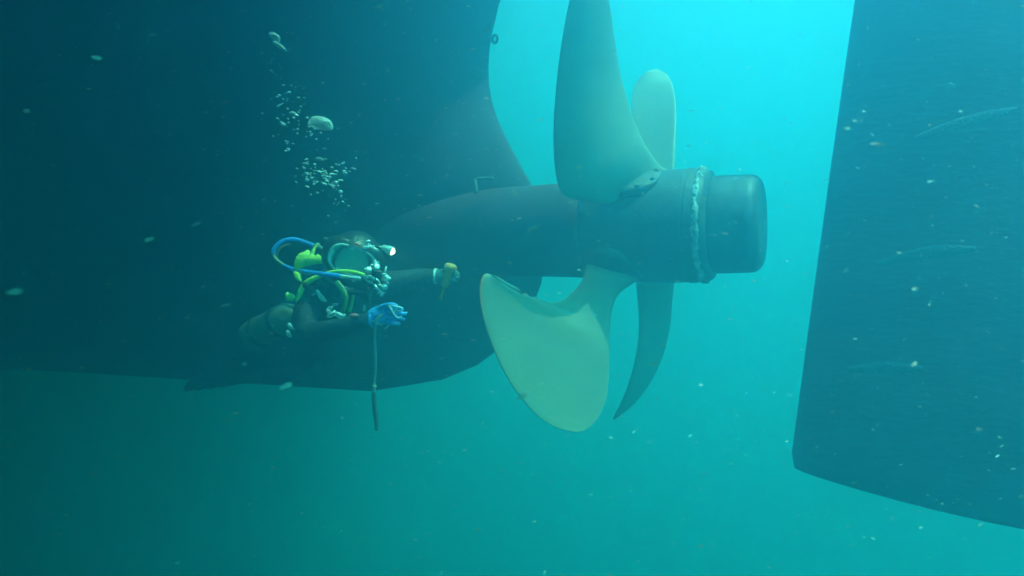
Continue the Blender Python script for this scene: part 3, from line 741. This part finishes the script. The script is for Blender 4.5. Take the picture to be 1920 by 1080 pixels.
def bubble(px, py, Y, w, h, tilt=0.0, dome=False, label=None, group=None, seed=0):
    k = Y/F; c = P(px, py, Y); mb = MB(); sg, rg_ = (28, 18) if w > 20 else (10, 7)
    mb.ball((0, 0, 0), 1, sg, rg_)
    out = []
    for v in mb.v:
        n = 1+.10*noise.noise(v*1.6+Vector((seed*3.1, 0, 0)))*(1.6 if w > 20 else .8)
        x, y, z = v.x*n, v.y*n, v.z*n
        if dome and z < 0: z *= .35
        out.append(Matrix.Rotation(tilt, 3, 'Y') @ Vector((x*w/2*k, y*w/2*k*.85, z*h/2*k)))
    o = mesh('air_bubble', out, mb.f, M['bubble'] if w > 12 else M['fine_bubble']); o.location = c
    return tag(o, label, 'bubble', group)
bubble(600, 236, 4.05, 50, 34, .15, True, 'largest dome shaped air bubble with a bright rim above the diver', 'exhaled bubbles rising from the diver', 1)
bubble(514, 71, 4.0, 26, 18, .6, True, 'bright flattened air bubble highest in the rising trail', 'exhaled bubbles rising from the diver', 2)
bubble(523, 87, 4.02, 30, 10, .55, True, 'thin tilted air bubble just under the highest bright one', 'exhaled bubbles rising from the diver', 3)
bubble(550, 214, 4.05, 17, 9, .3, True, 'small curved air bubble left of the largest dome bubble', 'exhaled bubbles rising from the diver', 4)
bubble(599, 299, 4.05, 16, 9, .2, True, 'curved cap of air topping the cloud over the helmet', 'exhaled bubbles rising from the diver', 5)
bubble(573, 308, 4.05, 14, 7, .1, True, 'small curved air bubble at left of the cloud over the helmet', 'exhaled bubbles rising from the diver', 6)
bubble(645, 322, 4.05, 8, 6, 0, False, 'tiny bright round bubble at right edge of the cloud over the helmet', 'exhaled bubbles rising from the diver', 7)
rnd = random.Random(11)
protos = {}
def small(px, py, r, label):
    key = rnd.randrange(5)
    if (label, key) not in protos:
        o = bubble(px, py, 4.05, r*1.25, r*.8, rnd.uniform(-.3, .5), rnd.random() < .5, label, 'exhaled bubbles rising from the diver', key); protos[(label, key)] = (o, r)
    else:
        p0, r0 = protos[(label, key)]; o = p0.copy(); C.objects.link(o)
        sc = r/r0; o.scale = (sc, sc, sc); o.location = P(px, py, 4.05+rnd.uniform(-.15, .15))
for i in range(95): small(rnd.gauss(613, 24), rnd.gauss(328, 19), rnd.choice((3, 3.5, 4, 4, 5, 7)), 'tiny air bubble in the fine cloud low in the trail above the helmet')
for i in range(44): small(rnd.gauss(540, 17), rnd.gauss(215, 30), rnd.choice((3, 3, 4, 5, 7)), 'tiny air bubble in the loose middle of the trail beside the dome bubble')
for i in range(12): small(rnd.gauss(585, 18), rnd.gauss(250, 9), rnd.choice((3, 4, 5)), 'tiny air bubble clinging under the largest dome bubble')
for i in range(16): small(rnd.gauss(515, 10), rnd.gauss(125, 24), rnd.choice((2.5, 3, 3, 4)), 'tiny air bubble in the thin upper part of the trail')
for i in range(10): small(rnd.gauss(640, 12), rnd.gauss(385, 14), rnd.choice((2.5, 3, 4)), 'tiny air bubble between the fine cloud and the helmet')

# ------------------------------------------------------------------ things drifting in the water
M['flake_tan'] = mat('tan_flake', (.62, .52, .38), .8, 0, 60, (.45, .36, .26))
M['flake_pink'] = mat('pinkish_speck', (.80, .50, .40), .8)
M['flake_white'] = mat('pale_speck', (.62, .58, .54), .7)
M['flake_red'] = mat('reddish_flake', (.70, .38, .28), .8, 0, 60, (.50, .30, .22))
def flake(mb, c, L, W, ang, rg, n=7):
    """an irregular shred with a little thickness"""
    e1 = Vector((math.cos(ang), rg.uniform(-.35, .35), math.sin(ang))).normalized()
    e2 = e1.cross(Vector((rg.uniform(-.5, .5), -1, rg.uniform(-.5, .5))).normalized()).normalized(); e3 = e1.cross(e2)
    b = len(mb.v)
    for s_ in (1, -1):
        for i in range(n):
            a = 2*math.pi*i/n; q = rg.uniform(.45, 1.25)
            mb.v.append(c+e1*(L/2*math.cos(a)*q)+e2*(W/2*math.sin(a)*q)+e3*(s_*W*.09+.15*W*math.cos(a*1.5)))
    mb.f.append(tuple(b+i for i in range(n))); mb.f.append(tuple(b+n+i for i in range(n))[::-1])
    for i in range(n): mb.f.append((b+i, b+n+i, b+n+(i+1) % n, b+(i+1) % n))
rg = random.Random(5)
M['flake_dim'] = mat('dim_fibre', (.42, .44, .42), .8)
for (px, py, Y, L, W, ang, m_, lab) in (
    (180, 108, .75, 27, 11, -.15, 'flake_tan', 'yellowish tan flake drifting alone before the dark upper hull'),
    (1001, 429, .80, 38, 11, .42, 'flake_tan', 'pale tan shred drifting in front of the stern tube'),
    (979, 743, .62, 44, 14, .38, 'flake_red', 'largest pinkish tan shred drifting at the edge of the broad lower blade'),
    (538, 723, .75, 36, 13, .45, 'flake_tan', 'dim tan shred drifting below the diver at the keel'),
    (1645, 270, .80, 34, 8, -.10, 'flake_red', 'pinkish flake drifting high in front of the rudder'),
    (1590, 241, .85, 24, 7, .10, 'flake_tan', 'thin pale flake drifting at the top of the rudder edge'),
    (280, 449, .80, 22, 9, .35, 'flake_tan', 'small greenish tan flake drifting left of the diver'),
    (369, 420, .80, 30, 6, .36, 'flake_dim', 'long whitish fibre drifting left of the blue hose'),
    (424, 572, .85, 32, 6, .22, 'flake_dim', 'faint whitish fibre drifting left of the gas cylinder'),
    (1228, 681, .70, 26, 6, -.06, 'flake_red', 'reddish fibre drifting in open water beside the far lower blade'),
    (1837, 805, .75, 22, 7, 0, 'flake_red', 'reddish flake drifting low in front of the rudder'),
    (1716, 542, .80, 24, 8, .12, 'flake_red', 'pinkish flake drifting before the middle of the rudder'),
    (28, 547, .55, 52, 14, .10, 'flake_tan', 'wide blurred dark tan flake drifting at the far edge of the hull view'),
    (712, 12, .75, 30, 9, .2, 'flake_tan', 'dim tan flake drifting at the top before the hull'),
    (287, 65, .75, 30, 6, .04, 'flake_dim', 'thin whitish fibre drifting high before the dark hull'),
    (1746, 340, .85, 26, 6, .2, 'flake_dim', 'whitish fibre drifting between the upper seams of the rudder'),
    (1086, 313, .80, 20, 7, .2, 'flake_tan', 'pale flake drifting before the foot of the upright blade')):
    Y *= 1.7; mb = MB(); flake(mb, Vector((0, 0, 0)), L*Y/F*.75, W*Y/F*.55, ang, rg, 9)
    o = mb.build('drifting_flake', M[m_], None, False); o.location = P(px, py, Y); tag(o, lab, 'flake', 'larger flakes drifting in the water')
snow = MB(); idx = []
def blocked(v):
    d = v-Vector((HUBC.x, HUBC.y, 0)); t_, b = d.dot(AX), abs(d.dot(NR))
    s0 = lerp_list(cz, cs, v.z); dd = -t_-s0
    if v.z > KEEL-.05 and dd > -.1 and b < lerp_list(ZW, WW, v.z)*(1-math.exp(-max(0, dd)/lerp_list(ZW, LW, v.z)))+.12+(5 if dd > 3.5 else 0): return True
    if t_ > -2.5 and t_ < .75 and b < .4 and abs(v.z-HUBC.z) < .4: return True
    return t_ > .7 and b < .2
for i in range(SNOW):
    v = Vector((rg.uniform(-3.8, 3.8), 1.15+3.9*rg.random()**1.05, rg.uniform(-2.4, 2.2)))
    if blocked(v): continue
    L = rg.choice((.003, .004, .005, .0065, .0085, .011))*rg.uniform(.8, 1.25)*(.75 if v.y < 1 else 1)
    k0 = len(snow.f); flake(snow, v, L*1.25, L*rg.uniform(.14, .34), rg.gauss(.14, .32), rg, 5)
    idx += [rg.choice((0, 1, 2, 2))]*(len(snow.f)-k0)
sn = snow.build('marine_snow', [M['flake_white'], M['flake_tan'], M['flake_pink']], None, False)
for p, i in zip(sn.data.polygons, idx): p.material_index = i
tag(sn, kind='stuff')
